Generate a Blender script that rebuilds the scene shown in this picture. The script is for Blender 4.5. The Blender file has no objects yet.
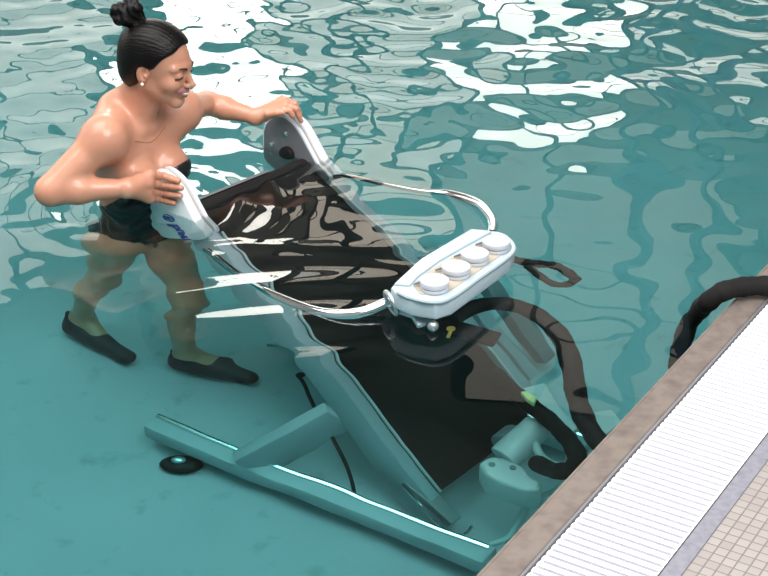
import bpy, bmesh, math, random
import numpy as np
from mathutils import Vector, Matrix
random.seed(4)
C = bpy.context.scene.collection
SC = bpy.context.scene

# ------------------------------------------------------------------ camera, world, lights, exposure
CAM_H = 1.85
PITCH = math.radians(27.0)
FPX = 1600.0
cd = bpy.data.cameras.new('camera'); cam = bpy.data.objects.new('camera', cd); C.objects.link(cam)
cam.location = (0, 0, CAM_H); cam.rotation_euler = (math.radians(90) - PITCH, 0, 0)
cd.sensor_width = 36.0; cd.lens = FPX / 768 * 36.0; cd.clip_start = .05; cd.clip_end = 200
SC.camera = cam
SC.view_settings.view_transform = 'Standard'; SC.view_settings.look = 'None'
SC.view_settings.exposure = 0.0; SC.view_settings.gamma = 1.0
SC.cycles.sample_clamp_indirect = 6.0
SC.cycles.blur_glossy = 0.3
SC.cycles.max_bounces = 12
SC.cycles.transmission_bounces = 12

wd = bpy.data.worlds.new('world'); SC.world = wd; wd.use_nodes = True
wd.node_tree.nodes['Background'].inputs[0].default_value = (.92, .97, 1.0, 1)
wd.node_tree.nodes['Background'].inputs[1].default_value = .40

AZ = math.radians(58)                     # direction of the pool edge
EV = Vector((math.cos(AZ), math.sin(AZ), 0)); NV = Vector((-math.sin(AZ), math.cos(AZ), 0))
def en(e, n, z=0.0): return EV * e + NV * n + Vector((0, 0, z))

def area(name, loc, size, power, col=(1, 1, 1), aim=None):
    l = bpy.data.lights.new(name, 'AREA'); l.shape = 'RECTANGLE'; l.size, l.size_y = size; l.energy = power; l.color = col
    o = bpy.data.objects.new(name, l); C.objects.link(o); o.location = loc
    d = (Vector(aim) - Vector(loc)) if aim is not None else Vector((0, 0, -1))
    o.rotation_euler = d.to_track_quat('-Z', 'Y').to_euler(); return o
area('deck_lamp', en(1.5, -1.0, 4.4), (3.0, 3.0), 330, (1.0, .98, .96), en(3.0, .9, 0))  # unseen area light, added to brighten the deck and grate
area('pool_lamp', en(1.8, 3.7, 5.2), (4.5, 4.5), 420, (1.0, .98, .95))  # unseen overhead light, added to light the basin more on the near left

# ------------------------------------------------------------------ geometry of seeing: ray through a photo point
_F = Vector((0, math.cos(PITCH), -math.sin(PITCH))); _R = Vector((1, 0, 0)); _U = Vector((0, math.sin(PITCH), math.cos(PITCH)))
_O = Vector((0, 0, CAM_H))
def ray(x, y): return (_F + _R * ((x - 384) / FPX) - _U * ((y - 288) / FPX)).normalized()
def at(x, y, z):                          # the place at height z seen there (bent by the still water when below it)
    d = ray(x, y)
    if z >= 0: return _O + d * ((z - CAM_H) / d.z)
    p = _O + d * (-CAM_H / d.z); c = -d.z; r = 1 / 1.33
    t = d * r + Vector((0, 0, 1)) * (r * c - math.sqrt(1 - r * r * (1 - c * c)))
    return p + t * (z / t.z)
def atY(x, y, Y):
    d = ray(x, y); return _O + d * (Y / d.y)
# treadmill frame: u down the belt, v across it, n out of it
T0 = Vector((-0.526, 4.118, 0.02)); TU = Vector((.49, -.428, -.76)).normalized()
TV = Vector((.635, .772, -.026)); TV = (TV - TU * TV.dot(TU)).normalized(); TN = TU.cross(TV)
def T(u, v, n): return T0 + TU * u + TV * v + TN * n
def onV(x, y, v):                         # above water: where the ray meets the plane v = const
    d = ray(x, y); return _O + d * ((v - (_O - T0).dot(TV)) / d.dot(TV))

# ------------------------------------------------------------------ materials
def mat(name, col, rough=.5, metal=0.0, bump=None, var=None, spec=.5, sss=0, coat=0, scale=None):
    m = bpy.data.materials.new(name); m.use_nodes = True; nt = m.node_tree; b = nt.nodes['Principled BSDF']
    b.inputs['Base Color'].default_value = (*col, 1); b.inputs['Roughness'].default_value = rough
    b.inputs['Metallic'].default_value = metal; b.inputs['Specular IOR Level'].default_value = spec
    if coat: b.inputs['Coat Weight'].default_value = coat; b.inputs['Coat Roughness'].default_value = .08
    if sss:
        b.inputs['Subsurface Weight'].default_value = sss; b.inputs['Subsurface Radius'].default_value = (1, .35, .2); b.inputs['Subsurface Scale'].default_value = .008
    tc = nt.nodes.new('ShaderNodeTexCoord')
    src = tc.outputs['Object']
    if scale:
        mp = nt.nodes.new('ShaderNodeMapping'); mp.inputs['Scale'].default_value = scale; nt.links.new(src, mp.inputs[0]); src = mp.outputs[0]
    if var:
        s, c2, lo, hi = var
        n = nt.nodes.new('ShaderNodeTexNoise'); n.inputs['Scale'].default_value = s; n.inputs['Detail'].default_value = 5
        r = nt.nodes.new('ShaderNodeMapRange'); r.inputs[1].default_value = lo; r.inputs[2].default_value = hi
        x = nt.nodes.new('ShaderNodeMix'); x.data_type = 'RGBA'; x.inputs[6].default_value = (*col, 1); x.inputs[7].default_value = (*c2, 1)
        nt.links.new(src, n.inputs['Vector']); nt.links.new(n.outputs[0], r.inputs[0]); nt.links.new(r.outputs[0], x.inputs[0]); nt.links.new(x.outputs[2], b.inputs['Base Color'])
    if bump:
        s, st, ds = bump
        n = nt.nodes.new('ShaderNodeTexNoise'); n.inputs['Scale'].default_value = s; n.inputs['Detail'].default_value = 4
        bp = nt.nodes.new('ShaderNodeBump'); bp.inputs['Strength'].default_value = st; bp.inputs['Distance'].default_value = ds
        nt.links.new(src, n.inputs['Vector']); nt.links.new(n.outputs[0], bp.inputs['Height']); nt.links.new(bp.outputs[0], b.inputs['Normal'])
    return m
def emis(name, col, s):
    m = bpy.data.materials.new(name); m.use_nodes = True; nt = m.node_tree; nt.nodes.remove(nt.nodes['Principled BSDF'])
    e = nt.nodes.new('ShaderNodeEmission'); e.inputs[0].default_value = (*col, 1); e.inputs[1].default_value = s
    nt.links.new(e.outputs[0], nt.nodes['Material Output'].inputs[0]); return m

M = dict(
    skin=mat('skin', (.60, .29, .19), .42, sss=.12, var=(9, (.54, .24, .155), .35, .7), bump=(180, .05, .001), coat=.25),
    hair=mat('hair', (.004, .003, .003), .40, bump=(60, .5, .003), scale=(1, 1, 4), spec=.2),
    brow=mat('eyebrow_hair', (.05, .025, .018), .7), lash=mat('eyelash', (.015, .01, .01), .6),
    lip=mat('lip', (.42, .17, .16), .4), teeth=mat('tooth', (.85, .82, .76), .25),
    eye=mat('eye_white', (.75, .72, .7), .15), gold=mat('gold', (.8, .55, .3), .25, 1.0), pearl=mat('pearl', (.9, .88, .85), .15),
    suit=mat('swimsuit_fabric', (.010, .010, .012), .33, bump=(40, .35, .004), spec=.5),
    shoe=mat('neoprene', (.012, .014, .020), .6, bump=(60, .4, .002)),
    white=mat('white_plastic', (.80, .84, .88), .3, var=(4, (.74, .79, .84), .4, .7)),
    white2=mat('white_shell', (.50, .54, .56), .45),
    boxwhite=mat('box_plastic', (.50, .60, .66), .35, var=(8, (.46, .56, .62), .4, .7)),
    grey=mat('grey_plastic', (.17, .18, .20), .45, var=(20, (.2, .2, .22), .4, .7)),
    band=mat('taupe_band', (.42, .38, .38), .5),
    black=mat('black_rubber', (.010, .010, .011), .6, spec=.25),
    belt=mat('belt_rubber', (.012, .010, .010), .8, spec=.2, var=(3, (.016, .014, .013), .4, .65)),
    silver=mat('silver_edge', (.75, .76, .78), .22, 1.0), chrome=mat('chrome', (.82, .84, .86), .13, 1.0),
    steel=mat('dull_steel', (.55, .6, .63), .35, .8),
    sand=mat('sand_tray', (.46, .41, .33), .7, bump=(120, .3, .001)),
    disc=mat('disc_plastic', (.56, .58, .63), .35), blue=mat('blue_print', (.02, .035, .30), .5),
    railteal=mat('rail_paint', (.36, .40, .44), .5), brass=mat('brass', (.75, .6, .15), .3, .6), yellow=mat('yellow_plastic', (.80, .78, .35), .4),
    foam=mat('hose_foam', (.010, .009, .009), .8, spec=.25, bump=(60, .3, .003)),
    coping=mat('stone_coping', (.19, .155, .135), .6, var=(30, (.12, .095, .085), .42, .75), bump=(60, .25, .003)),
    slat=mat('grate_plastic', (.90, .90, .93), .4), gutter=mat('gutter_basin', (.55, .55, .80), .7),
    kerb=mat('kerb_stone', (.24, .24, .28), .6, var=(60, (.18, .18, .22), .4, .7), bump=(80, .2, .002)),
    edge_metal=mat('grate_edging', (.45, .45, .48), .3, .7), dark=mat('dark_joint', (.05, .045, .045), .8),
    wall=mat('hall_wall_paint', (.34, .33, .31), .8), ceil=mat('ceiling_paint', (.30, .30, .29), .8), column=mat('column_paint', (.10, .20, .32), .5),
    basin=mat('basin_wall_tile', (.45, .62, .64), .5), mull=mat('mullion', (.04, .07, .09), .5),
)
# pool floor: pale plaster with faint grey worn specks
def floor_mat():
    m = mat('pool_plaster', (.55, .76, .78), .8); nt = m.node_tree; b = nt.nodes['Principled BSDF']
    tc = nt.nodes['Texture Coordinate']
    def noise(s, det, lo, hi):
        n = nt.nodes.new('ShaderNodeTexNoise'); n.inputs['Scale'].default_value = s; n.inputs['Detail'].default_value = det
        r = nt.nodes.new('ShaderNodeMapRange'); r.inputs[1].default_value = lo; r.inputs[2].default_value = hi
        nt.links.new(tc.outputs['Object'], n.inputs['Vector']); nt.links.new(n.outputs[0], r.inputs[0]); return r.outputs[0]
    def mix(f, a, c):
        x = nt.nodes.new('ShaderNodeMix'); x.data_type = 'RGBA'; nt.links.new(f, x.inputs[0])
        if isinstance(a, tuple): x.inputs[6].default_value = (*a, 1)
        else: nt.links.new(a, x.inputs[6])
        x.inputs[7].default_value = (*c, 1); return x.outputs[2]
    o = mix(noise(1.3, 3, .3, .7), (.45, .42, .465), (.38, .37, .41))
    o = mix(noise(11, 8, .60, .80), o, (.27, .29, .30))
    nt.links.new(o, b.inputs['Base Color']); return m
M['floor'] = floor_mat()
def tile_mat():
    m = mat('mosaic_tile', (.6, .56, .53), .45); nt = m.node_tree; b = nt.nodes['Principled BSDF']
    br = nt.nodes.new('ShaderNodeTexBrick'); br.offset = 0; br.squash = 1
    br.inputs['Color1'].default_value = (.36, .325, .31, 1); br.inputs['Color2'].default_value = (.31, .28, .265, 1); br.inputs['Mortar'].default_value = (.19, .17, .165, 1)
    br.inputs['Scale'].default_value = 1; br.inputs['Mortar Size'].default_value = .0017; br.inputs['Mortar Smooth'].default_value = .3
    br.inputs['Brick Width'].default_value = .0238; br.inputs['Row Height'].default_value = .0238
    nt.links.new(nt.nodes['Texture Coordinate'].outputs['Object'], br.inputs['Vector']); nt.links.new(br.outputs[0], b.inputs['Base Color'])
    bp = nt.nodes.new('ShaderNodeBump'); bp.inputs['Strength'].default_value = .4; bp.inputs['Distance'].default_value = .002; bp.invert = True
    nt.links.new(br.outputs['Fac'], bp.inputs['Height']); nt.links.new(bp.outputs[0], b.inputs['Normal']); return m
M['tile'] = tile_mat()
def water_mat():
    m = bpy.data.materials.new('water'); m.use_nodes = True; nt = m.node_tree; b = nt.nodes['Principled BSDF']
    b.inputs['Base Color'].default_value = (1, 1, 1, 1); b.inputs['Roughness'].default_value = 0; b.inputs['IOR'].default_value = 1.33; b.inputs['Transmission Weight'].default_value = 1
    v = nt.nodes.new('ShaderNodeVolumeAbsorption'); v.inputs[0].default_value = (.42, .89, .875, 1); v.inputs[1].default_value = 1.0
    nt.links.new(v.outputs[0], nt.nodes['Material Output'].inputs['Volume']); return m
M['water'] = water_mat()

# ------------------------------------------------------------------ helpers
def finish(name, bm, m, parent=None, smooth=True, ang=40):
    bmesh.ops.recalc_face_normals(bm, faces=bm.faces)
    me = bpy.data.meshes.new(name); bm.to_mesh(me); bm.free()
    return link(name, me, m, parent, smooth, ang)
def link(name, me, m, parent=None, smooth=True, ang=40):
    if smooth:
        me.shade_smooth() if hasattr(me, 'shade_smooth') else None
        if ang: me.set_sharp_from_angle(angle=math.radians(ang))
    o = bpy.data.objects.new(name, me); C.objects.link(o); me.materials.append(M[m] if isinstance(m, str) else m)
    if parent is not None: o.parent = parent; o.matrix_parent_inverse = Matrix.Translation(-parent.location)
    return o
def empty(name, loc):
    o = bpy.data.objects.new(name, None); C.objects.link(o); o.location = loc; o.empty_display_size = .1; return o
def tag(o, label, cat, group=None, kind=None):
    o['label'] = label; o['category'] = cat
    if group: o['group'] = group
    if kind: o['kind'] = kind
    return o
def struct(o): o['kind'] = 'structure'; return o
def prism(bm, pts, off):                  # closed polygon of points extruded along vector off
    a = [bm.verts.new(p) for p in pts]; b = [bm.verts.new(Vector(p) + off) for p in pts]; n = len(a)
    bm.faces.new(a); bm.faces.new(b[::-1])
    for i in range(n): bm.faces.new((a[i], b[i], b[(i + 1) % n], a[(i + 1) % n]))
def boxbm(bm, f, u0, u1, v0, v1, w0, w1):
    prism(bm, [f(u0, v0, w0), f(u1, v0, w0), f(u1, v1, w0), f(u0, v1, w0)], Vector(f(u0, v0, w1)) - Vector(f(u0, v0, w0)))
def bevel(bm, w, seg=2, ang=30):
    bmesh.ops.recalc_face_normals(bm, faces=bm.faces)
    ed = [e for e in bm.edges if len(e.link_faces) == 2 and e.calc_face_angle(0) > math.radians(ang)]
    bmesh.ops.bevel(bm, geom=ed, offset=w, segments=seg, profile=.5, affect='EDGES', clamp_overlap=True)
def spline(pts, sub=8, closed=False):
    P = [Vector(p) for p in pts]; out = []; n = len(P)
    for i in range(n if closed else n - 1):
        g = (lambda k: P[k % n]) if closed else (lambda k: P[max(0, min(n - 1, k))])
        a, b, c, d = g(i - 1), g(i), g(i + 1), g(i + 2)
        for s in range(sub):
            t = s / sub
            out.append(.5 * ((2 * b) + (c - a) * t + (2 * a - 5 * b + 4 * c - d) * t * t + (3 * b - a - 3 * c + d) * t ** 3))
    if not closed: out.append(P[-1])
    return out
def tube(bm, path, r, seg=14, closed=False, flat=1.0, wob=0.0):
    path = [Vector(p) for p in path]; n = len(path); rings = []; up = None
    for i, p in enumerate(path):
        a = path[(i - 1) % n] if (closed or i > 0) else p; b = path[(i + 1) % n] if (closed or i < n - 1) else p
        t = (b - a).normalized()
        if up is None: up = Vector((0, 0, 1)) if abs(t.z) < .9 else Vector((1, 0, 0))
        s = t.cross(up).normalized(); up = s.cross(t).normalized()
        rr = r(i / (n - 1)) if callable(r) else r
        rr *= 1 + wob * math.sin(i * 2.1) * .5 + wob * math.sin(i * .83 + 1)
        rings.append([bm.verts.new(p + s * math.cos(2 * math.pi * k / seg) * rr + up * math.sin(2 * math.pi * k / seg) * rr * flat) for k in range(seg)])
    for i in range(n if closed else n - 1):
        A, B = rings[i], rings[(i + 1) % n]
        for k in range(seg): bm.faces.new((A[k], A[(k + 1) % seg], B[(k + 1) % seg], B[k]))
    if not closed: bm.faces.new(rings[0][::-1]); bm.faces.new(rings[-1])
def cyl(bm, a, b, r, seg=24, r2=None):
    r2 = r if r2 is None else r2
    a = Vector(a); b = Vector(b); t = (b - a).normalized(); up = Vector((0, 0, 1)) if abs(t.z) < .9 else Vector((1, 0, 0)); s = t.cross(up).normalized(); q = s.cross(t)
    A = [bm.verts.new(a + (s * math.cos(2 * math.pi * k / seg) + q * math.sin(2 * math.pi * k / seg)) * r) for k in range(seg)]
    B = [bm.verts.new(b + (s * math.cos(2 * math.pi * k / seg) + q * math.sin(2 * math.pi * k / seg)) * r2) for k in range(seg)]
    bm.faces.new(A[::-1]); bm.faces.new(B)
    for k in range(seg): bm.faces.new((A[k], A[(k + 1) % seg], B[(k + 1) % seg], B[k]))
def ball(bm, c, r, sc=(1, 1, 1), seg=20):
    bmesh.ops.create_uvsphere(bm, u_segments=seg, v_segments=seg // 2, radius=1, matrix=Matrix.Translation(c) @ Matrix.Diagonal((r * sc[0], r * sc[1], r * sc[2], 1)))

# ------------------------------------------------------------------ setting
FLOOR_Z, DECK_Z = -1.16, .08
E0, E1, N1 = -4.0, 12.0, 8.0              # hall extents along the edge / away from it
B = lambda: bmesh.new()
b = B(); boxbm(b, en, E0, E1, 1.09, N1, FLOOR_Z, FLOOR_Z - .15); struct(finish('floor', b, 'floor', smooth=False))
b = B(); boxbm(b, en, E0, E1, .80, 1.09, FLOOR_Z - .15, -.10); struct(finish('trim_1', b, 'basin', smooth=False))   # pool side wall below the deck
b = B(); boxbm(b, en, E0, E1, 1.03, 1.09, -.10, DECK_Z); boxbm(b, en, E0, E1, 1.0905, 1.0995, -.02, DECK_Z - .004); bevel(b, .004); bm2 = b
struct(finish('trim_2', bm2, 'coping', smooth=False))
b = B(); boxbm(b, en, E0, E1, .80, 1.03, -.10, DECK_Z - .030); struct(finish('trim_3', b, 'gutter', smooth=False))
# kerb stone and its light edging, then the tiled deck
b = B(); boxbm(b, en, E0, E1, .782, .815, -.12, DECK_Z + .002); struct(finish('trim_4', b, 'kerb', smooth=False))
def tile_obj():
    b = B(); f = lambda u, v, w: (u, v, w)
    boxbm(b, f, E0, E1, -5.0, 0, -.2, 0); o = finish('floor_deck', b, 'tile', smooth=False)
    o.location = en(0, .782, DECK_Z); o.rotation_euler = (0, 0, AZ); return struct(o)
deck = tile_obj()
# gutter grate: white slats across the gutter, tied by bars beneath
b = B(); p = .0202
k = 0; e = 1.75
while e < 3.9:
    boxbm(b, en, e, e + .0120, .8195, 1.0195, DECK_Z - .014, DECK_Z - .001); e += p
for n0 in (.8195, 1.0155): boxbm(b, en, 1.75, 3.9, n0, n0 + .004, DECK_Z - .029, DECK_Z - .004)
gr = tag(finish('gutter_grate', b, 'slat', smooth=False), 'white slatted overflow gutter grate running along the stone pool coping', 'grate')
b = B(); boxbm(b, en, E0, E1 - .1, 1.0235, 1.0285, DECK_Z - .03, DECK_Z + .001); e1 = finish('edge_strip', b, 'edge_metal', gr, smooth=False)
b = B(); boxbm(b, en, E0, E1 - .1, .815, .8195, DECK_Z - .05, DECK_Z - .002); e2 = finish('edge_strip', b, 'dark', gr, smooth=False)

# the hall: end wall, far side wall with tall windows, ceiling, columns
CZ = 6.6
b = B(); boxbm(b, en, E1, E1 + .2, -5, N1 + .2, -1.3, CZ); struct(finish('wall_end', b, 'wall', smooth=False))
b = B(); boxbm(b, en, E0, E1, N1, N1 + .2, -1.3, CZ); struct(finish('wall_side', b, 'wall', smooth=False))
b = B(); boxbm(b, en, E0, E1 + .2, -1.5, N1 + .2, CZ, CZ + .2); struct(finish('ceiling', b, 'ceil', smooth=False))
M['win'] = emis('window_daylight', (1.0, .96, .88), 2.4)
M['win_dim'] = emis('window_frosted', (1.0, .92, .80), 1.0)  # glow added high on the end wall, for grey haze on the water
M['win2'] = emis('window_sunlit', (1.0, .96, .88), 5.8)
M['win3'] = emis('window_low_sun', (1.0, .96, .88), 8.5)  # glow raised above the other panes to whiten the wake streaks
M['win_warm'] = emis('window_warm', (1.0, .88, .74), 3.0)  # glow added for the beige reflection over the belt
def window(i, f, a0, a1, z0, z1, m, parts=3):
    b = B(); boxbm(b, f, a0, a1, 0, .02, z0, z1); o = struct(finish('window_%d' % i, b, m, smooth=False))
    b = B()
    for k in range(parts + 1):
        a = a0 + (a1 - a0) * k / parts; boxbm(b, f, a - .05, a + .05, -.03, .03, z0, z1)
    for z in (z0, (z0 + z1) / 2, z1): boxbm(b, f, a0, a1, -.028, .028, z - .04, z + .04)
    fr = finish('window_frame', b, 'mull', o, smooth=False); return o
fs = lambda a, d, z: en(a, N1 - .03 - d, z)
fe = lambda a, d, z: en(E1 - .03 - d, a, z)
window(1, fs, 1.0, 4.6, .9, 3.6, 'win'); window(2, fs, 5.0, 8.8, .9, 3.6, 'win'); window(3, fs, 9.1, 10.9, .9, 3.75, 'win3', 1); window(4, fs, 11.0, 11.9, .9, 3.3, 'win', 1)
window(5, fs, 11.1, 11.9, 3.7, 5.0, 'win_warm', 1); window(6, fe, 6.8, 7.9, 3.7, 5.0, 'win_warm', 1)  # upper warm panes, added only to be mirrored on the belt
window(7, fe, 6.7, 7.9, .9, 3.5, 'win', 1); window(8, fe, 5.35, 6.6, .9, 3.1, 'win2', 2); window(9, fe, 3.5, 5.2, .9, 2.3, 'win', 2); window(10, fe, 3.9, 6.7, 3.5, 6.2, 'win_dim', 3)  # the last, upper pane is added for reflected haze
for k, a in enumerate((4.62, 4.08)):
    b = B(); boxbm(b, en, E1 - .6, E1 - .45, a - .06, a + .06, DECK_Z, CZ); struct(finish('trim_%d' % (5 + k), b, 'column', smooth=False))

# ------------------------------------------------------------------ water body
def water():
    es = np.concatenate([np.linspace(E0, .9, 24)[:-1], np.arange(.9, 7.4, .014), np.linspace(7.4, E1, 26)[1:]])
    ns = np.concatenate([np.arange(1.092, 5.9, .014), np.linspace(5.9, N1, 14)[1:]])
    Eg, Ng = np.meshgrid(es, ns, indexing='ij')
    X = Eg * EV.x + Ng * NV.x; Y = Eg * EV.y + Ng * NV.y
    rng = np.random.default_rng(11)
    def chop(n, l0, l1, spread=math.pi, dir0=math.pi / 2):
        Z = np.zeros_like(X); tot = 0
        for _ in range(n):
            L = math.exp(rng.uniform(math.log(l0), math.log(l1))); k = 2 * math.pi / L; a = dir0 + rng.uniform(-spread, spread); s = rng.uniform(.5, 1) ; ph = rng.uniform(0, 6.28)
            Z += s / k * np.sin(k * (X * math.cos(a) + Y * math.sin(a)) + ph); tot += s * s / 2
        return Z / math.sqrt(tot)
    sg = lambda x: 1 / (1 + np.exp(-x))
    g = lambda cx, cy, rx, ry, a=0.0: np.exp(-((((X - cx) * math.cos(a) + (Y - cy) * math.sin(a)) / rx) ** 2 + ((-(X - cx) * math.sin(a) + (Y - cy) * math.cos(a)) / ry) ** 2))
    far = sg((Y - 4.55 - .25 * np.clip(X, -1, 1)) / .18)
    Z = chop(46, .16, .55) * (.004 + .058 * far + .016 * sg((X - .1) / .15) * sg((Y - 3.3) / .2))
    Z += chop(30, .07, .16) * (.002 + .022 * far * sg((-X + .1) / .3) + .03 * g(-.75, 4.3, .45, .35))
    Z += chop(24, .5, 1.1) * (.006 + .022 * far)
    # ripples running out from the bather, and over the head of the belt
    r = np.hypot(X + .68, Y - 4.15)
    Z += .0030 * np.sin(2 * math.pi * r / .12) * np.exp(-((r - .25) / .2) ** 2) * (r > .12) * sg((Y - 3.95) / .08)
    Z += chop(14, .25, .5, .9) * .035 * g(-.05, 4.15, .28, .26)
    # wake crests
    kx, ky = -.22, 1.0
    for cx, cy, rx, ry, L, A in ((-.30, 3.60, .30, .21, .20, .0044), (-.60, 3.94, .6, .045, .11, .0026), (-.24, 3.36, .2, .10, .17, .0030)):
        Z += A * np.sin(2 * math.pi * ((X - cx) * kx + (Y - cy) * ky + .35 * (X - cx) ** 2) / L) * g(cx, cy, rx, ry, -.2)
    ne, nn_ = Z.shape
    edge = np.zeros_like(Z, bool); edge[0, :] = edge[-1, :] = True; edge[:, 0] = edge[:, -1] = True
    Z[edge] = 0
    top = np.stack([X, Y, Z], -1).reshape(-1, 3)
    idx = np.arange(ne * nn_).reshape(ne, nn_)
    q = np.stack([idx[:-1, :-1], idx[1:, :-1], idx[1:, 1:], idx[:-1, 1:]], -1).reshape(-1, 4)
    ring = np.concatenate([idx[:, 0], idx[-1, 1:], idx[-2::-1, -1], idx[0, -2:0:-1]])
    low = top[ring].copy(); low[:, 2] = FLOOR_Z - .05
    nb = len(top); lo = np.arange(nb, nb + len(ring)); nx = np.roll(ring, -1); ln = np.roll(lo, -1)
    sides = np.stack([ring, lo, ln, nx], -1)
    V = np.concatenate([top, low]); faces = [tuple(map(int, f)) for f in sides] + [tuple(map(int, lo[::-1]))]
    me = bpy.data.meshes.new('water'); me.from_pydata(V.tolist(), [], q.tolist() + faces); me.update()
    bm = bmesh.new(); bm.from_mesh(me); bmesh.ops.recalc_face_normals(bm, faces=bm.faces); bm.to_mesh(me); bm.free()
    o = link('pool_water', me, 'water', ang=60)
    tag(o, 'rippled teal pool water filling the basin', 'water', kind='stuff')
water()

# ------------------------------------------------------------------ treadmill
TL = 'pool treadmill'
tm = empty('underwater_treadmill', T(1.4, .22, -.1)); 
tag(tm, 'tilted underwater treadmill with black belt between white side rails, sinking into the pool', 'treadmill')
# belt and its rollers
b = B(); boxbm(b, T, -.005, 1.38, .008, .452, -.028, 0); bevel(b, .006); finish('belt', b, 'belt', tm)
b = B(); boxbm(b, T, -.013, -.006, .008, .30, -.014, .001); finish('belt_edge_strip', b, 'silver', tm, smooth=False)
b = B(); cyl(b, T(.020, .0, -.030), T(.020, .46, -.030), .031); finish('roller', b, 'black', tm)
b = B(); cyl(b, T(1.36, .0, -.05), T(1.36, .46, -.05), .035); finish('roller', b, 'black', tm)
b = B(); boxbm(b, T, .06, 1.33, .02, .44, -.06, -.034); finish('deck_board', b, 'railteal', tm, smooth=False)
def pod_outline(v, g=0.0, sh=0.0):
    return [T(u + (sh if u < 0 else 0), v, n) for u, n in rounded([(-.045 + g, -.21 + g), (-.170 + g, -.10 + g), (-.168 + g, -.012 - g), (-.10, .028 - g), (.13 - g, .022 - g), (.15 - g, -.035), (.11 - g, -.20 + g)], .05)]
def rounded(pts, r, seg=5):
    P = [Vector((*p, 0)) for p in pts]; out = []; n = len(P)
    for i in range(n):
        a, c, d = P[i - 1], P[i], P[(i + 1) % n]; rr = min(r, (a - c).length * .45, (d - c).length * .45)
        s = c + (a - c).normalized() * rr; e = c + (d - c).normalized() * rr
        for k in range(seg + 1):
            t = k / seg; q = s * (1 - t) ** 2 + c * 2 * t * (1 - t) + e * t * t; out.append((q.x, q.y))
    return out
for side, (vo, vi, sg_) in enumerate(((-.062, -.004, 1), (.522, .464, -1))):
    d = TV * sg_; shf = .030 if side == 0 else 0.0
    # long side rail with a light lip
    b = B(); prism(b, [T(u, vo + .012 * sg_, n) for u, n in ((.05, .004), (1.40, .004), (1.50, -.03), (1.52, -.115), (1.38, -.125), (.05, -.105))], d * .042); bevel(b, .006)
    finish('side_rail', b, 'railteal', tm)
    b = B(); boxbm(b, T, .14, 1.375, vi - .003, vi + .003, .004, .012); finish('rail_lip', b, 'white2', tm, smooth=False)
    b = B(); prism(b, pod_outline(vo, 0, shf), d * .030); bevel(b, .005); pod = finish('end_housing', b, 'white', tm)
    b = B(); prism(b, pod_outline(vo + .030 * sg_, .006, shf), d * .014); finish('housing_band', b, 'band', pod)
    b = B(); prism(b, pod_outline(vo + .044 * sg_, 0, shf), d * .010); bevel(b, .002); finish('housing_rim', b, 'white', pod)
    b = B(); prism(b, pod_outline(vo + .054 * sg_, .006, shf), d * .004); finish('inner_plate', b, 'grey', pod)
    if side == 1:
        for u, n in ((-.100, -.100), (-.098, -.022)):
            c = T(u, vo + .058 * sg_, n); b = B(); cyl(b, c, c + d * .006, .008, 16); bevel(b, .002); finish('bolt', b, 'chrome', pod)
        c = T(-.045, vo + .058 * sg_, -.06); b = B(); cyl(b, c, c + d * .02, .026, 20); bevel(b, .005); finish('axle_cap', b, 'black', pod)
    else:
        # lock, emblem and letters on the outer face
        c = T(-.05, vo, -.165); b = B(); cyl(b, c, c - d * .004, .011, 20); finish('lock', b, 'steel', pod)
        c = T(-.052, vo - .0012, -.156); b = B(); cyl(b, T(-.050, vo - .004, -.165), T(-.050, vo - .0055, -.165), .006, 12); finish('lock_slot', b, 'black', pod)
        X4 = Matrix(((TU.x, TN.x, -TV.x, 0), (TU.y, TN.y, -TV.y, 0), (TU.z, TN.z, -TV.z, 0), (0, 0, 0, 1)))
        b = B(); cc = T(.016, vo - .0015, -.078); ring = []
        tube(b, [cc + (TU * math.cos(a) + TN * math.sin(a)) * .021 for a in np.linspace(0, 2 * math.pi, 33)[:-1]], .0024, 6, True)
        # stylised figure inside the ring
        for pts in (((-.012, -.010), (-.004, .004), (.004, .012)), ((-.006, .001), (.008, -.004), (.014, .004)), ((.001, -.002), (-.002, -.014), (.006, -.018)), ((.006, .014), (.009, .016))):
            tube(b, spline([cc + TU * x + TN * y for x, y in pts], 5), .0026, 6)
        finish('emblem', b, 'blue', pod)
        cu = bpy.data.curves.new('letters', 'FONT'); cu.body = 'pnu'; cu.size = .062; cu.extrude = .0008; cu.offset = .0032; cu.shear = .15; cu.space_character = 1.0
        to = bpy.data.objects.new('tmp', cu); C.objects.link(to); dg = bpy.context.evaluated_depsgraph_get()
        me = bpy.data.meshes.new_from_object(to.evaluated_get(dg)); bpy.data.objects.remove(to)
        me.transform(Matrix.Translation(T(.048, vo - .0012, -.100)) @ X4); link('lettering', me, 'blue', pod, smooth=False)
# base frame lying on the pool floor: two runners, cross bars, two struts, rubber feet
bl0, bl1 = at(152, 424, -1.06), at(490, 563, -1.06)
bd = (bl1 - bl0).normalized(); bs = Vector((-bd.y, bd.x, 0)); 
def bar(b, a, c, w, h, bev=.01):
    a, c = Vector(a), Vector(c); t = (c - a).normalized(); s = t.cross(Vector((0, 0, 1))).normalized(); q = s.cross(t)
    prism(b, [a - s * w / 2 - q * h / 2, a + s * w / 2 - q * h / 2, a + s * w / 2 + q * h / 2, a - s * w / 2 + q * h / 2], c - a); bevel(b, bev)
for off in (0, .56):
    o_ = bs * off
    b = B(); bar(b, bl0 + o_, bl1 + o_, .075, .066, .014); r_ = finish('base_runner', b, 'railteal', tm)
    b = B(); tube(b, [bl0 + o_ + Vector((0, 0, .035)) + bd * t + bs * .018 for t in np.linspace(.01, 1.07, 14)], .009, 8); finish('runner_edge', b, 'chrome', r_)  # chrome strip standing in for the glint along the runner top
for v in (-.03,):
    off = bs * (0 if v < 0 else .56)
    b = B(); bar(b, at(247, 463, -1.04) + off, T(1.02, v, -.12) , .05, .135, .012); finish('strut', b, 'railteal', tm)
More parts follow.
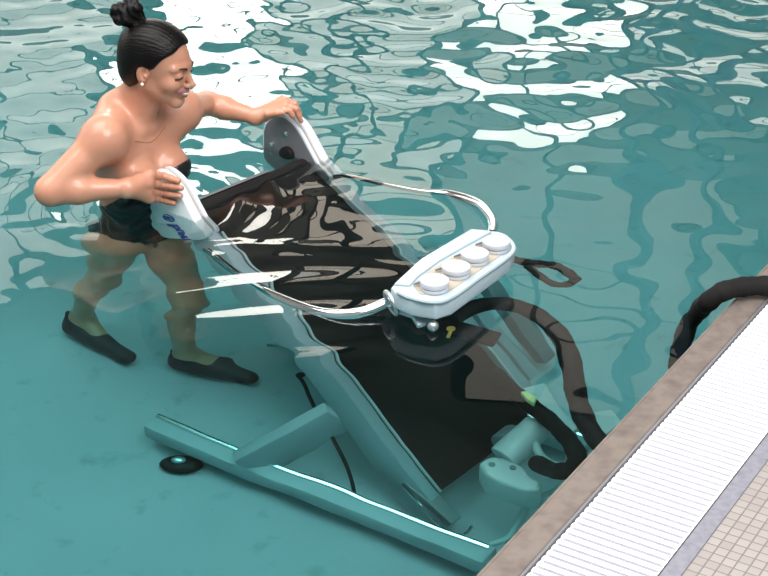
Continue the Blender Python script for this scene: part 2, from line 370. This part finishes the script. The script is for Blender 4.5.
b = B(); c = at(181, 463, FLOOR_Z + .02); ball(b, c, .062, (1, .62, .33)); finish('rubber_foot', b, 'black', tm)
b = B(); c = at(178, 459, FLOOR_Z + .045); ball(b, c, .022, (1, .7, .5)); finish('foot_stud', b, 'steel', tm)
b = B(); tube(b, spline([at(295, 374, -.95), at(303, 385, -.95), at(314, 408, -.92), at(332, 436, -.92), at(350, 470, -1.0), at(357, 502, -1.08)]), .006, 8); finish('gas_spring', b, 'black', tm)
b = B(); c = at(298, 374, -.95); ball(b, c, .014); finish('gas_spring_joint', b, 'black', tm)
# latch on the lower left rail
b = B(); tube(b, spline([at(405, 466, -1.0), at(399, 472, -1.0), at(402, 484, -1.02), at(420, 505, -1.05), at(440, 528, -1.08), at(462, 536, -1.1), at(471, 527, -1.1)]), .005, 8); finish('latch_wire', b, 'chrome', tm)
b = B(); bar(b, at(408, 480, -1.0), at(455, 522, -1.08), .045, .03, .006); finish('latch', b, 'grey', tm)
# hinge brace on the right
b = B(); bar(b, T(.62, .56, -.02), T(1.30, .60, -.10), .05, .05, .008); finish('outer_brace', b, 'railteal', tm)
b = B(); bar(b, T(.80, .70, -.06), T(1.30, .72, -.12), .06, .05, .008); finish('outer_brace', b, 'grey', tm)

# handrail: chrome loop from both rails to the console
ld = [at(206, 250, -.05), at(226, 266, -.03), at(252, 284, -.012), at(300, 306, -.004), at(330, 314, .004), at(360, 313, .012), at(386, 303, .026), at(398, 297, .035)]
rd = [at(335, 176, -.05), at(352, 176, -.03), at(384, 184, -.02), at(420, 191, -.012), at(450, 194, -.004), at(478, 204, .01), at(492, 220, .02), at(492, 234, .035)]
for pts in (ld, rd):
    b = B(); tube(b, spline(pts, 6), .0135, 16); finish('handrail', b, 'chrome', tm)
# console box
cz = .078
top = [(391, 287), (400, 277), (421, 259), (472, 229), (498, 231), (511, 239), (515, 247), (510, 257), (452, 299), (436, 304), (411, 300), (396, 293)]
P = [at(x, y, cz) for x, y in top]
b = B(); prism(b, P, Vector((0, 0, -.045))); bevel(b, .006, 3, 50); con = finish('console', b, 'boxwhite', tm)
ctr = sum(P, Vector()) / len(P)
# raised rim near side + sand-coloured tray
def shrink(pts, k, z): return [ctr + (p - ctr) * k + Vector((0, 0, z)) for p in pts]
tray = [at(x, y, cz + .001) for x, y in ((413, 285), (428, 272), (458, 254), (488, 239), (503, 239), (508, 248), (500, 256), (450, 291), (436, 296), (420, 294))]
b = B(); prism(b, tray, Vector((0, 0, .001))); finish('tray', b, 'sand', con, smooth=False)
rimpts = spline([at(x, y, cz + .004) for x, y in ((398, 292), (412, 298), (434, 302), (452, 297), (480, 277), (509, 256), (513, 246), (503, 236), (492, 234))], 4)
b = B(); tube(b, rimpts, .0065, 8); finish('tray_rim', b, 'boxwhite', con)
b = B(); prism(b, [at(x, y, cz) for x, y in ((394, 286), (421, 261), (471, 231), (492, 233), (466, 247), (440, 262), (418, 278), (410, 287))], Vector((0, 0, .007))); bevel(b, .003, 2, 50); finish('lid_plate', b, 'boxwhite', con)
for x, y in ((434.5, 286), (456, 272), (474.5, 258.5), (496, 246.5)):
    c = at(x, y + 3, cz + .002); b = B(); cyl(b, c, c + Vector((0, 0, .010)), .034, 36); cyl(b, c + Vector((0, 0, .012)), c + Vector((0, 0, .026)), .0360, 36); cyl(b, c + Vector((0, 0, .008)), c + Vector((0, 0, .015)), .031, 36)
    bevel(b, .0025, 2); dsk = finish('round_knob', b, 'disc', con)
    b = B(); q = at(x - 17, y - 3, cz + .009); tube(b, [q - Vector((.008, .006, 0)), q, q + Vector((.010, .006, 0))], .0028, 6); finish('clip', b, 'grey', con)
# ring clamp where the tube enters, bracket and bolt
e0 = at(391, 303, .03); dr = (at(398, 297, .035) - at(380, 306, .02)).normalized(); s1 = dr.cross(Vector((0, 0, 1))).normalized(); s2 = s1.cross(dr)
b = B(); tube(b, [e0 + (s1 * math.cos(a) + s2 * math.sin(a)) * .030 for a in np.linspace(0, 2 * math.pi, 25)[:-1]], .006, 8, True); finish('clamp_ring', b, 'steel', con)
b = B(); bar(b, at(399, 308, .015), at(426, 318, .01), .035, .012, .003); finish('bracket', b, 'boxwhite', con)
b = B(); bar(b, at(417, 312, .02), at(425, 325, .006), .04, .014, .003); finish('bracket', b, 'steel', con)
b = B(); c = at(433, 326, .01); ball(b, c, .014); finish('bolt', b, 'steel', con)
# drive unit at the foot of the belt
DZ = -.78
b = B(); prism(b, [at(x, y, DZ) for x, y in ((478, 462), (488, 455), (503, 456), (524, 465), (530, 475), (541, 480), (539, 489), (522, 490), (500, 482), (484, 474))], Vector((0, 0, -.10))); bevel(b, .012, 3, 20); mo = finish('motor_cover', b, 'white2', tm)
b = B(); cyl(b, at(503, 458, DZ - .01), at(540, 424, DZ + .04), .045); bevel(b, .006); finish('motor_drum', b, 'white2', mo)
b = B(); cyl(b, at(505, 447, DZ - .05), at(520, 434, DZ - .05), .05); bevel(b, .006); finish('motor_ring', b, 'grey', mo)
for p in ((491, 464), (512, 467)):
    b = B(); c = at(*p, DZ + .001); cyl(b, c, c + Vector((0, 0, .004)), .009, 12); finish('screw', b, 'grey', mo)
b = B(); prism(b, [at(x, y, -.74) for x, y in ((522, 388), (546, 382), (556, 400), (578, 425), (572, 432), (552, 420), (536, 404))], Vector((0, 0, -.05))); bevel(b, .008, 2, 20); finish('guard_plate', b, 'white2', tm)
b = B(); prism(b, [at(x, y, -.70) for x, y in ((590, 412), (612, 408), (622, 420), (606, 432), (594, 428))], Vector((0, 0, -.07))); bevel(b, .01, 2, 20); finish('end_guard', b, 'white2', tm)
b = B(); prism(b, [at(x, y, -.62) for x, y in ((521, 392), (527, 391), (537, 397), (534, 403), (527, 399))], Vector((0, 0, -.02))); bevel(b, .003); finish('label_tab', b, 'yellow', tm)
b = B(); tube(b, spline([at(534, 442, -.75), at(540, 455, -.77), at(552, 463, -.78), at(566, 465, -.78), at(569, 448, -.76)]), .012, 10); finish('guard_hoop', b, 'white2', tm)
b = B(); tube(b, spline([at(566, 470, -.9), at(556, 488, -.95), at(530, 502, -1.0), at(517, 522, -1.03), at(508, 538, -1.06), at(490, 546, -1.08)]), .009, 10); finish('trim_cable', b, 'white2', tm)

# ------------------------------------------------------------------ hoses and straps
def hose(name, pts, r, label, cat, wob=.05, m='foam'):
    b = B(); tube(b, spline(pts, 8), r, 16, wob=wob); return tag(finish(name, b, m), label, cat)
hose('padded_hose', [at(452, 318, -.06), at(480, 305, -.05), at(508, 304, -.045), at(536, 314, -.06), at(560, 336, -.10), at(572, 366, -.18), at(577, 396, -.26), at(586, 422, -.32), at(602, 446, -.36)], .027,
     'black padded hose arching from under the white console down to the pool edge', 'hose')
hose('padded_hose', [T(1.16, .40, .035), at(524, 400, -.70), at(548, 418, -.66), at(566, 436, -.62), at(575, 452, -.60), at(574, 466, -.62), at(556, 470, -.70), at(536, 462, -.76)], .026,
     'short black padded hose curling off the lower corner of the black belt', 'hose')
hose('padded_hose', [at(790, 292, .112), at(768, 286, .112), at(742, 287, .112), at(722, 292, .108), at(708, 302, .075), at(700, 310, .02), at(690, 322, -.05), at(683, 340, -.13), at(679, 356, -.22), at(678, 372, -.32)], .024,
     'thick black hose draped over the stone coping and grate at right', 'hose')
hose('strap_loop', [at(508, 258, -.02), at(524, 262, -.03), at(540, 264, -.035), at(556, 266, -.035), at(570, 274, -.035), at(576, 280, -.04)], .016,
     'dark webbing strap loop floating right of the white console', 'strap', .1)
sl = bpy.data.objects['strap_loop']
b = B(); tube(b, spline([at(528, 266, -.035), at(540, 276, -.04), at(554, 284, -.045), at(568, 284, -.045), at(575, 279, -.04)]), .014, 10, flat=.6, wob=.1); finish('strap_end', b, 'foam', sl)
b = B(); bar(b, at(420, 318, -.05), at(498, 340, -.10), .07, .02, .006); st = tag(finish('black_strap', b, 'foam'), 'flat black strap with yellow valve beside the console bracket', 'strap')
b = B(); c = at(451, 329, -.045); cyl(b, c, c + Vector((0, 0, .008)), .011, 16); cyl(b, at(448, 337, -.05), at(451, 330, -.045), .005, 10); finish('valve', b, 'brass', st)

# ------------------------------------------------------------------ bather
exec_body = True
PR = []                                    # primitives: (tag, kind, params, k)
def npv(v): return np.array(v, dtype=np.float32)
def cone(a, b, ra, rb, k=.02, tagn='b'): PR.append((tagn, 'c', (npv(a), npv(b), ra, rb), k))
def ell(c, r, R=None, k=.03, tagn='b', sub=False): PR.append((tagn, 's' if sub else 'e', (npv(c), npv(r), None if R is None else np.array(R, dtype=np.float32)), k))
def sd_cone(P, a, b, r1, r2):
    ba = b - a; l2 = float(ba @ ba); pa = P - a
    h = np.clip((pa @ ba) / l2, 0, 1)
    return np.linalg.norm(pa - h[:, None] * ba, axis=1) - (r1 + (r2 - r1) * h)
def sd_ell(P, c, r, R):
    q = P - c
    if R is not None: q = q @ R            # columns of R are local axes
    k0 = np.linalg.norm(q / r, axis=1); k1 = np.linalg.norm(q / (r * r), axis=1)
    return k0 * (k0 - 1) / np.maximum(k1, 1e-6)
def smin(a, b, k):
    h = np.clip(.5 + .5 * (b - a) / k, 0, 1); return b * (1 - h) + a * h - k * h * (1 - h)
def field(P, prims):
    D = np.full(len(P), .5, dtype=np.float32); lo, hi = P.min(0), P.max(0)
    for t, kd, pr, k in prims:
        if kd == 'c':
            a, b_, r1, r2 = pr; pad = max(r1, r2) + k + .03; l = np.minimum(a, b_) - pad; h = np.maximum(a, b_) + pad
        else:
            pad = float(pr[1].max()) + k + .03; l = pr[0] - pad; h = pr[0] + pad
        if np.any(l > hi) or np.any(h < lo): continue
        msk = np.all((P > l) & (P < h), axis=1)
        if not msk.any(): continue
        Q = P[msk]; d = sd_cone(Q, *pr) if kd == 'c' else sd_ell(Q, *pr)
        if kd == 's':
            o = D[msk]; h_ = np.clip(.5 - .5 * (o + d) / k, 0, 1); D[msk] = o * (1 - h_) + (-d) * h_ + k * h_ * (1 - h_)
        else: D[msk] = smin(D[msk], d, k)
    return D
def nets(fn, lo, hi, h):
    lo = np.array(lo, dtype=np.float32); n = np.ceil((np.array(hi) - lo) / h).astype(int) + 1
    ax = [lo[i] + h * np.arange(n[i], dtype=np.float32) for i in range(3)]
    D = np.empty(tuple(n), dtype=np.float32); st = 24
    for i in range(0, n[0], st):
        for j in range(0, n[1], st):
            for k in range(0, n[2], st):
                g = np.stack(np.meshgrid(ax[0][i:i + st], ax[1][j:j + st], ax[2][k:k + st], indexing='ij'), -1)
                D[i:i + st, j:j + st, k:k + st] = fn(g.reshape(-1, 3)).reshape(g.shape[:3])
    S = D < 0
    cn = [(i, j, k) for i in (0, 1) for j in (0, 1) for k in (0, 1)]
    sl_ = lambda A, c: A[c[0]:A.shape[0] - 1 + c[0], c[1]:A.shape[1] - 1 + c[1], c[2]:A.shape[2] - 1 + c[2]]
    cnt = sum(sl_(S, c).astype(np.int8) for c in cn); act = (cnt > 0) & (cnt < 8)
    ids = np.full(act.shape, -1, dtype=np.int64); idx = np.argwhere(act); ids[act] = np.arange(len(idx))
    acc = np.zeros((len(idx), 3)); num = np.zeros(len(idx))
    for a in cn:
        for d in range(3):
            if a[d]: continue
            b_ = list(a); b_[d] = 1; b_ = tuple(b_)
            da = D[idx[:, 0] + a[0], idx[:, 1] + a[1], idx[:, 2] + a[2]]; db = D[idx[:, 0] + b_[0], idx[:, 1] + b_[1], idx[:, 2] + b_[2]]
            m_ = (da < 0) != (db < 0); t = np.where(m_, da / np.where(m_, da - db, 1), 0)
            p_ = np.tile(np.array(a, float), (len(idx), 1)); p_[:, d] = t
            acc[m_] += p_[m_]; num[m_] += 1
    V = lo + h * (idx + acc / num[:, None]); Fs = []
    for d in range(3):
        e1, e2 = (d + 1) % 3, (d + 2) % 3
        sa = [slice(None)] * 3; sb = [slice(None)] * 3; sa[d] = slice(0, -1); sb[d] = slice(1, None)
        ch = np.argwhere(S[tuple(sa)] != S[tuple(sb)])
        ch = ch[(ch[:, e1] > 0) & (ch[:, e2] > 0) & (ch[:, e1] < act.shape[e1]) & (ch[:, e2] < act.shape[e2])]
        if not len(ch): continue
        def g(o1, o2):
            q = ch.copy(); q[:, e1] -= o1; q[:, e2] -= o2; return ids[q[:, 0], q[:, 1], q[:, 2]]
        F = np.stack([g(1, 1), g(0, 1), g(0, 0), g(1, 0)], -1)
        fl = S[ch[:, 0], ch[:, 1], ch[:, 2]]; F[~fl] = F[~fl][:, ::-1]
        Fs.append(F[(F >= 0).all(1)])
    return V, np.concatenate(Fs)
def netobj(name, parts, m, parent, clean=.0):
    Vs, Fs, o = [], [], 0
    for V, F in parts: Vs.append(V); Fs.append(F + o); o += len(V)
    me = bpy.data.meshes.new(name); me.from_pydata(np.concatenate(Vs).tolist(), [], np.concatenate(Fs).tolist()); me.update()
    return link(name, me, m, parent, ang=0)

# --- pose
FW = Vector((.81, -.58, 0)).normalized(); RT = Vector((-FW.y, FW.x, 0)) * -1   # chest forward, her right
chest = Vector((-.712, 4.222, .085))
def B3(f, r, z, o=chest): return o + FW * f + RT * r + Vector((0, 0, z))
Rb = [[FW.x, RT.x, 0], [FW.y, RT.y, 0], [0, 0, 1]]
shR = atY(104, 139, 4.06); shL = Vector((-.585, 4.335, .215))
ell(B3(-.005, 0, .0), (.088, .132, .155), Rb, .03, 't')
ell(B3(-.01, 0, .10), (.062, .140, .062), Rb, .05, 't')
ell(B3(.0, 0, -.17), (.080, .108, .13), Rb, .06, 't')
ell(B3(-.005, 0, -.32), (.098, .145, .12), Rb, .06, 't')
ell(B3(-.055, .062, -.37), (.085, .078, .085), Rb, .04, 't'); ell(B3(-.055, -.062, -.37), (.085, .078, .085), Rb, .04, 't')
for s in (1, -1): ell(B3(.072, .062 * s, .002), (.060, .062, .058), Rb, .025, 't')
cone(B3(-.02, .03, .135), shR, .048, .050, .05, 'b'); cone(B3(-.02, -.03, .135), shL, .048, .050, .05, 'b')
cone(B3(.0, .06, .06), shR, .06, .046, .05, 't'); cone(B3(.0, -.06, .06), shL, .06, .046, .05, 't')
cone(B3(-.045, .03, .185), shR, .032, .036, .05); cone(B3(-.045, -.03, .185), shL, .032, .036, .05)
# collar bones
cone(B3(.058, .02, .125), B3(.03, .13, .15), .010, .009, .02); cone(B3(.058, -.02, .125), B3(.03, -.13, .15), .010, .009, .02)
# head
HC = atY(158, 65, 4.185)
hy, hp, hr = math.radians(-17), math.radians(-10), math.radians(0)
HF = Vector((math.cos(hy) * math.cos(hp), math.sin(hy) * math.cos(hp), math.sin(hp)))
HS = HF.cross(Vector((0, 0, 1))).normalized()      # her right
HU = HS.cross(HF)
def Hd(f, s, u): return HC + HF * f + HS * s + HU * u
Rh = [[HF.x, HS.x, HU.x], [HF.y, HS.y, HU.y], [HF.z, HS.z, HU.z]]
nb = B3(-.035, 0, .16)
cone(nb, Hd(-.028, 0, -.05), .050, .043, .03); cone(B3(.015, 0, .12), Hd(-.004, 0, -.06), .038, .038, .03)
ell(Hd(-.012, 0, .032), (.094, .073, .080), Rh, .03, 'h')
ell(Hd(.030, 0, -.016), (.056, .052, .075), Rh, .03, 'h')
cone(Hd(-.008, .042, -.042), Hd(.060, .010, -.086), .019, .014, .025, 'h'); cone(Hd(-.008, -.042, -.042), Hd(.060, -.010, -.086), .019, .014, .025, 'h')
cone(Hd(.068, .006, -.090), Hd(.068, -.006, -.090), .0145, .0145, .018, 'h')
for s in (1, -1):
    ell(Hd(.058, .036 * s, -.028), (.024, .024, .022), Rh, .02, 'h')
    cone(Hd(.080, .012 * s, .020), Hd(.066, .046 * s, .020), .010, .008, .015, 'h')
    ell(Hd(.094, .031 * s, .000), (.017, .019, .012), Rh, .010, 'h', sub=True)
    ell(Hd(.072, .031 * s, .000), (.015, .016, .013), Rh, .005, 'h')
cone(Hd(.082, 0, .012), Hd(.102, 0, -.026), .0065, .0085, .010, 'h')
ell(Hd(.105, 0, -.029), (.0095, .0085, .008), Rh, .006, 'h')
for s in (1, -1): ell(Hd(.094, .0095 * s, -.033), (.009, .006, .0065), Rh, .006, 'h')
cone(Hd(.081, .010, -.056), Hd(.081, -.010, -.056), .012, .012, .012, 'h')
# smiling mouth: two lips and the line between
for s in (1, -1):
    cone(Hd(.0915, 0, -.050), Hd(.079, .028 * s, -.046), .0050, .003, .004, 'h'); cone(Hd(.0885, 0, -.064), Hd(.079, .028 * s, -.048), .0054, .003, .004, 'h')
    cone(Hd(.100, 0, -.0565), Hd(.087, .022 * s, -.0495), .0022, .0012, .002, 'x')
ELb = len(PR)
for s in (1, -1):
    ell(Hd(-.012, .073 * s, -.004), (.018, .009, .029), Rh, .006, 'h'); ell(Hd(-.006, .081 * s, -.002), (.010, .006, .017), Rh, .004, 'h', sub=True)
    ell(Hd(-.002, .077 * s, -.008), (.005, .004, .006), Rh, .003, 'h')
# arms
elR = atY(50, 191, 3.97); wrR = atY(128, 188, 4.015)
cone(shR, elR, .050, .037, .035); mid = shR.lerp(elR, .45); cone(mid, elR, .040, .035, .02)
cone(elR, elR.lerp(wrR, .35), .036, .037, .02); cone(elR.lerp(wrR, .35), wrR, .037, .0235, .02)
elL = Vector((-.535, 4.57, .150)); wrL = atY(256, 117, 4.52)
cone(shL, elL, .047, .034, .03); cone(elL, elL.lerp(wrL, .35), .033, .033, .02); cone(elL.lerp(wrL, .35), wrL, .033, .0225, .02)
# hands
def finger(pts, r0, r1, k=.006):
    n = len(pts) - 1
    for i in range(n): cone(pts[i], pts[i + 1], r0 + (r1 - r0) * i / n, r0 + (r1 - r0) * (i + 1) / n, .004 if i else k)
VO = -.062 - .009
kn = [atY(150, 175, 4.062), atY(148, 183, 4.048), atY(147, 191, 4.048), atY(149, 198, 4.055)]
cone(wrR, kn[0], .022, .012, .015); cone(wrR, kn[1], .022, .013, .015); cone(wrR, kn[2], .022, .013, .015); cone(wrR, kn[3], .021, .011, .015)
mids = [onV(164, 176, VO - .005), onV(163, 185, VO - .006), onV(161, 193, VO - .005), onV(160, 199, VO - .003)]
tips = [onV(178, 181, VO), onV(181, 188, VO), onV(180, 196, VO), onV(174, 203, VO)]
for q1, q2 in zip(kn, kn[1:]): cone(q1, q2, .013, .013, .01)
for q1 in kn: cone(wrR.lerp(q1, .3), q1, .016, .012, .012)
for a, b_, c in zip(kn, mids, tips):
    finger([a, a.lerp(b_, .6), b_, b_.lerp(c, .55), c], .0118, .0088)
tb = wrR.lerp(kn[0], .35) + Vector((0, .012, .008))
finger([tb, onV(146, 172, -.05), onV(158, 168, -.02), onV(168, 168, .012)], .013, .0085, .01)
YL = 4.535
knL = [atY(284, 110, 4.49), atY(286, 105, 4.51), atY(285, 101.5, 4.53), atY(282, 99.5, 4.55)]
for q in knL: cone(wrL, q, .019, .012, .014)
endL = [T(-.055, .49, .036), T(-.080, .505, .036), T(-.085, .528, .022), T(-.100, .535, -.005)]
tipL = [atY(293, 116, 4.475), atY(301, 121, 4.50), atY(300, 114, 4.53), atY(294, 107, 4.56)]
midL = [atY(290, 111, 4.478), atY(296, 109, 4.50), atY(295, 104, 4.53), atY(290, 101.5, 4.555)]
for a, b_, c in zip(knL, midL, tipL): finger([a, a.lerp(b_, .6), b_, b_.lerp(c, .55), c], .0100, .0076)
finger([wrL.lerp(knL[0], .3) + Vector((0, -.01, -.006)), atY(268, 114, 4.485), atY(277, 113, 4.475), atY(283, 112.5, 4.47)], .013, .0085, .01)
# legs
hipR = B3(-.01, .075, -.36); hipL = B3(-.01, -.075, -.36)
anR = at(83, 316, -1.05); anL = at(186, 351, -1.05)
knR = at(102, 281, -.66) + Vector((0, .02, 0)); knL_ = at(188, 300, -.66) + Vector((0, .02, 0))
LEG = []
for hp_, kn_, an_ in ((hipR, knR, anR), (hipL, knL_, anL)):
    cone(hp_, hp_.lerp(kn_, .5), .082, .066, .03); cone(hp_.lerp(kn_, .5), kn_, .066, .049, .03)
    ca = kn_.lerp(an_, .35) + Vector((-.018, .0, 0)); cone(kn_, ca, .046, .048, .03); cone(ca, an_, .047, .031, .03)
fR0, fR1 = at(74, 325, -1.105), at(128, 357, -1.12)
fL0, fL1 = at(180, 361, -1.105), at(248, 377, -1.12)
for a, f0, f1 in ((anR, fR0, fR1), (anL, fL0, fL1)):
    cone(a, f0, .033, .030, .02); cone(a, f0.lerp(f1, .55), .032, .030, .03); cone(f0, f1, .032, .026, .02)
person = empty('person', Vector((-.78, 4.25, FLOOR_Z)))
tag(person, 'dark-haired woman in black strapless swimsuit standing in the pool holding the treadmill', 'person')
skinp = [p for p in PR if p[0] != 'x']
fx = lambda P: field(P, skinp)
body_parts = [nets(fx, (-1.08, 3.86, -1.17), (-.30, 4.76, .60), .0065)]
# finer blocks for head and hands replace the coarse ones
def cut(parts, lo, hi):
    out = []
    for V, F in parts:
        inside = np.all((V > lo) & (V < hi), axis=1); out.append((V, F[~inside[F].all(1)]))
    return out
blocks = [((-.80, 4.0, .262), (-.44, 4.36, .58), .0022),
          (tuple(Vector((-.72, 3.93, .0))), tuple(Vector((-.54, 4.17, .17))), .0022),
          ((-.42, 4.40, .05), (-.21, 4.64, .22), .0022)]
for lo, hi, h in blocks:
    hi2 = np.array(hi) - h
    body_parts = cut(body_parts, np.array(lo) + .004, hi2 - .004) + [nets(fx, lo, hi, h)]
Vb = np.concatenate([v for v, f in body_parts])
netobj('body', body_parts, 'skin', person)
# lips
lipp = [p for p in PR if p[0] == 'h']
def lips(P):
    D = field(P, [p for p in skinp if p[0] == 'h']) - .0008
    L = np.full(len(P), .5, dtype=np.float32)
    for s in (1, -1):
        for a, b_, r1, r2 in ((Hd(.0915, 0, -.050), Hd(.077, .030 * s, -.0455), .0090, .0050), (Hd(.0885, 0, -.064), Hd(.077, .030 * s, -.048), .0096, .0050)):
            L = np.minimum(L, sd_cone(P, npv(a), npv(b_), r1, r2))
    return np.maximum(D, L)
c = Hd(.09, 0, -.055); netobj('lips', [nets(lips, c - Vector((.04,) * 3), c + Vector((.04,) * 3), .0013)], 'lip', person)
b = B(); tube(b, spline([Hd(.0835, .020, -.0515), Hd(.0925, .010, -.0560), Hd(.0950, 0, -.0570), Hd(.0925, -.010, -.0560), Hd(.0835, -.020, -.0515)], 5), .0030, 8); finish('teeth', b, 'teeth', person)
# eyes, lashes, brows
for s in (1, -1):
    b = B(); ball(b, Hd(.0725, .031 * s, .000), .0125); ey = finish('eye', b, 'eye', person)
    b = B(); ball(b, Hd(.0800, .031 * s, -.0035), .006); finish('iris', b, 'lash', ey)
    b = B(); tube(b, spline([Hd(.0862 - .011 * abs(t) ** 2, (.031 + .016 * t) * s, -.0030 - .003 * t * t) for t in (-1, -.4, .3, 1.1)], 5), .0028, 6); finish('eyelashes', b, 'lash', person)
    b = B(); tube(b, spline([Hd(.0905, .016 * s, .0175), Hd(.0875, .030 * s, .0235), Hd(.0705, .048 * s, .0205)], 6), lambda t: .0032 - .0014 * t, 6); finish('eyebrow', b, 'brow', person)
b = B(); ball(b, Hd(-.006, .084, -.030), .0048); finish('earring', b, 'pearl', person)
# necklace
b = B(); nk = []
for t in np.linspace(-1, 1, 15): nk.append(B3(.086 - .105 * t * t, .078 * t, .093 + .075 * t * t))
def drop(p, o):
    d_ = (p - o).normalized(); q = o.copy()
    for _ in range(200):
        if field(npv(q)[None], skinp)[0] > .001: break
        q = q + d_ * .002
    return q
nk = [drop(p, B3(0, 0, .11)) for p in nk[3:12]]
tube(b, spline(nk, 4), .0011, 6); finish('necklace', b, 'gold', person)
# swimsuit: torso grown outwards, cut along neckline and leg openings
torso = [p for p in PR if p[0] == 't']
def suit(P):
    D = field(P, torso) - .006; q = P - npv(chest); f = q @ npv(FW); r = q @ npv(RT)
    topc = q[:, 2] - (-.062 + .62 * f - .10 * r)
    legc = -(q[:, 2] + .41 - .95 * np.abs(r) * 1.0) * .7
    fold = .003 * np.sin(q[:, 2] * 95 + 6 * np.sin(f * 30) + r * 40) * (q[:, 2] < -.02)
    return np.maximum(np.maximum(D + fold, topc), legc)
netobj('swimsuit', [nets(suit, (-.92, 3.98, -.47), (-.50, 4.42, .17), .0045)], 'suit', person)
# hair and bun
def hair(P):
    q = (P - npv(HC)) @ np.array(Rh, dtype=np.float32)
    D = sd_ell(q, npv((-.014, 0, .036)), npv((.104, .084, .089)), None); D = smin(D, sd_ell(q, npv((-.055, 0, -.02)), npv((.056, .062, .062)), None), .03)
    ridge = .0005 * np.sin(np.arctan2(q[:, 1], q[:, 2] - .0) * 70 + q[:, 0] * 25 + 2 * np.sin(q[:, 2] * 60))
    cutp = q[:, 0] * .77 - q[:, 2] * .64 - .004 + .05 * np.abs(q[:, 1]) * (q[:, 2] > .0) + .0035 * np.sin(q[:, 2] * 110) * np.sin(q[:, 1] * 70 + 1)
    ear = -(np.linalg.norm((q - npv((-.008, 0, -.008))) * npv((1, 0, 1)), axis=1) - .026)
    D = D + ridge
    D = np.where(np.abs(q[:, 1]) > .045, np.maximum(D, ear), D)
    h_ = np.clip(.5 - .5 * (cutp - D) / .008, 0, 1); return cutp * (1 - h_) + D * h_ + .008 * h_ * (1 - h_)
c = HC; hr_ = netobj('hair', [nets(hair, c - Vector((.15, .13, .13)), c + Vector((.13, .13, .16)), .0028)], 'hair', person)
BC = atY(128, 12, 4.20)
def bun(P):
    q = P - npv(BC)
    D = sd_ell(q, npv((0, 0, 0)), npv((.040, .036, .030)), None)
    for c_, r_ in (((-.022, -.012, .012), (.024, .022, .016)), ((.020, -.016, .016), (.024, .02, .018)), ((-.012, -.022, -.014), (.026, .018, .018)), ((.014, .0, .030), (.020, .022, .014)), ((-.034, 0, -.006), (.016, .02, .015))):
        D = smin(D, sd_ell(q, npv(c_), npv(r_), None), .006)
    D = smin(D, sd_cone(P, npv(BC), npv(Hd(-.055, 0, .085)), .022, .03), .015)
    return D + .0018 * np.sin(q[:, 0] * 260 + q[:, 2] * 170 + 3 * np.sin(q[:, 1] * 90))
netobj('hair_bun', [nets(bun, BC - Vector((.08, .08, .10)), BC + Vector((.11, .08, .07)), .0026)], 'hair', hr_)
# water shoes: soft black shoes with a heel tab
for i, (a, f0, f1) in enumerate(((anR, fR0, fR1), (anL, fL0, fL1))):
    zs = FLOOR_Z
    def shoe(P, a=a, f0=f0, f1=f1):
        D = sd_cone(P, npv(f0), npv(f1), .036, .030); D = smin(D, sd_cone(P, npv(f0.lerp(f1, .05) + Vector((0, 0, .02))), npv(f0.lerp(f1, .6)), .037, .03), .02)
        D = smin(D, sd_cone(P, npv(f0 - (f1 - f0) * .06), npv(f0 - (f1 - f0) * .09 + Vector((0, 0, .06))), .016, .009), .015)
        top_ = P[:, 2] - (f0.z + .045)
        return np.maximum(np.maximum(D, (zs + .001) - P[:, 2]), np.where(np.linalg.norm((P - npv(a))[:, :2], axis=1) < .035, top_, -1))
    mn = Vector([min(f0[k], f1[k]) - .07 for k in range(3)]); mx = Vector([max(f0[k], f1[k]) + .08 for k in range(3)])
    netobj('water_shoe', [nets(shoe, mn, mx, .004)], 'shoe', person)
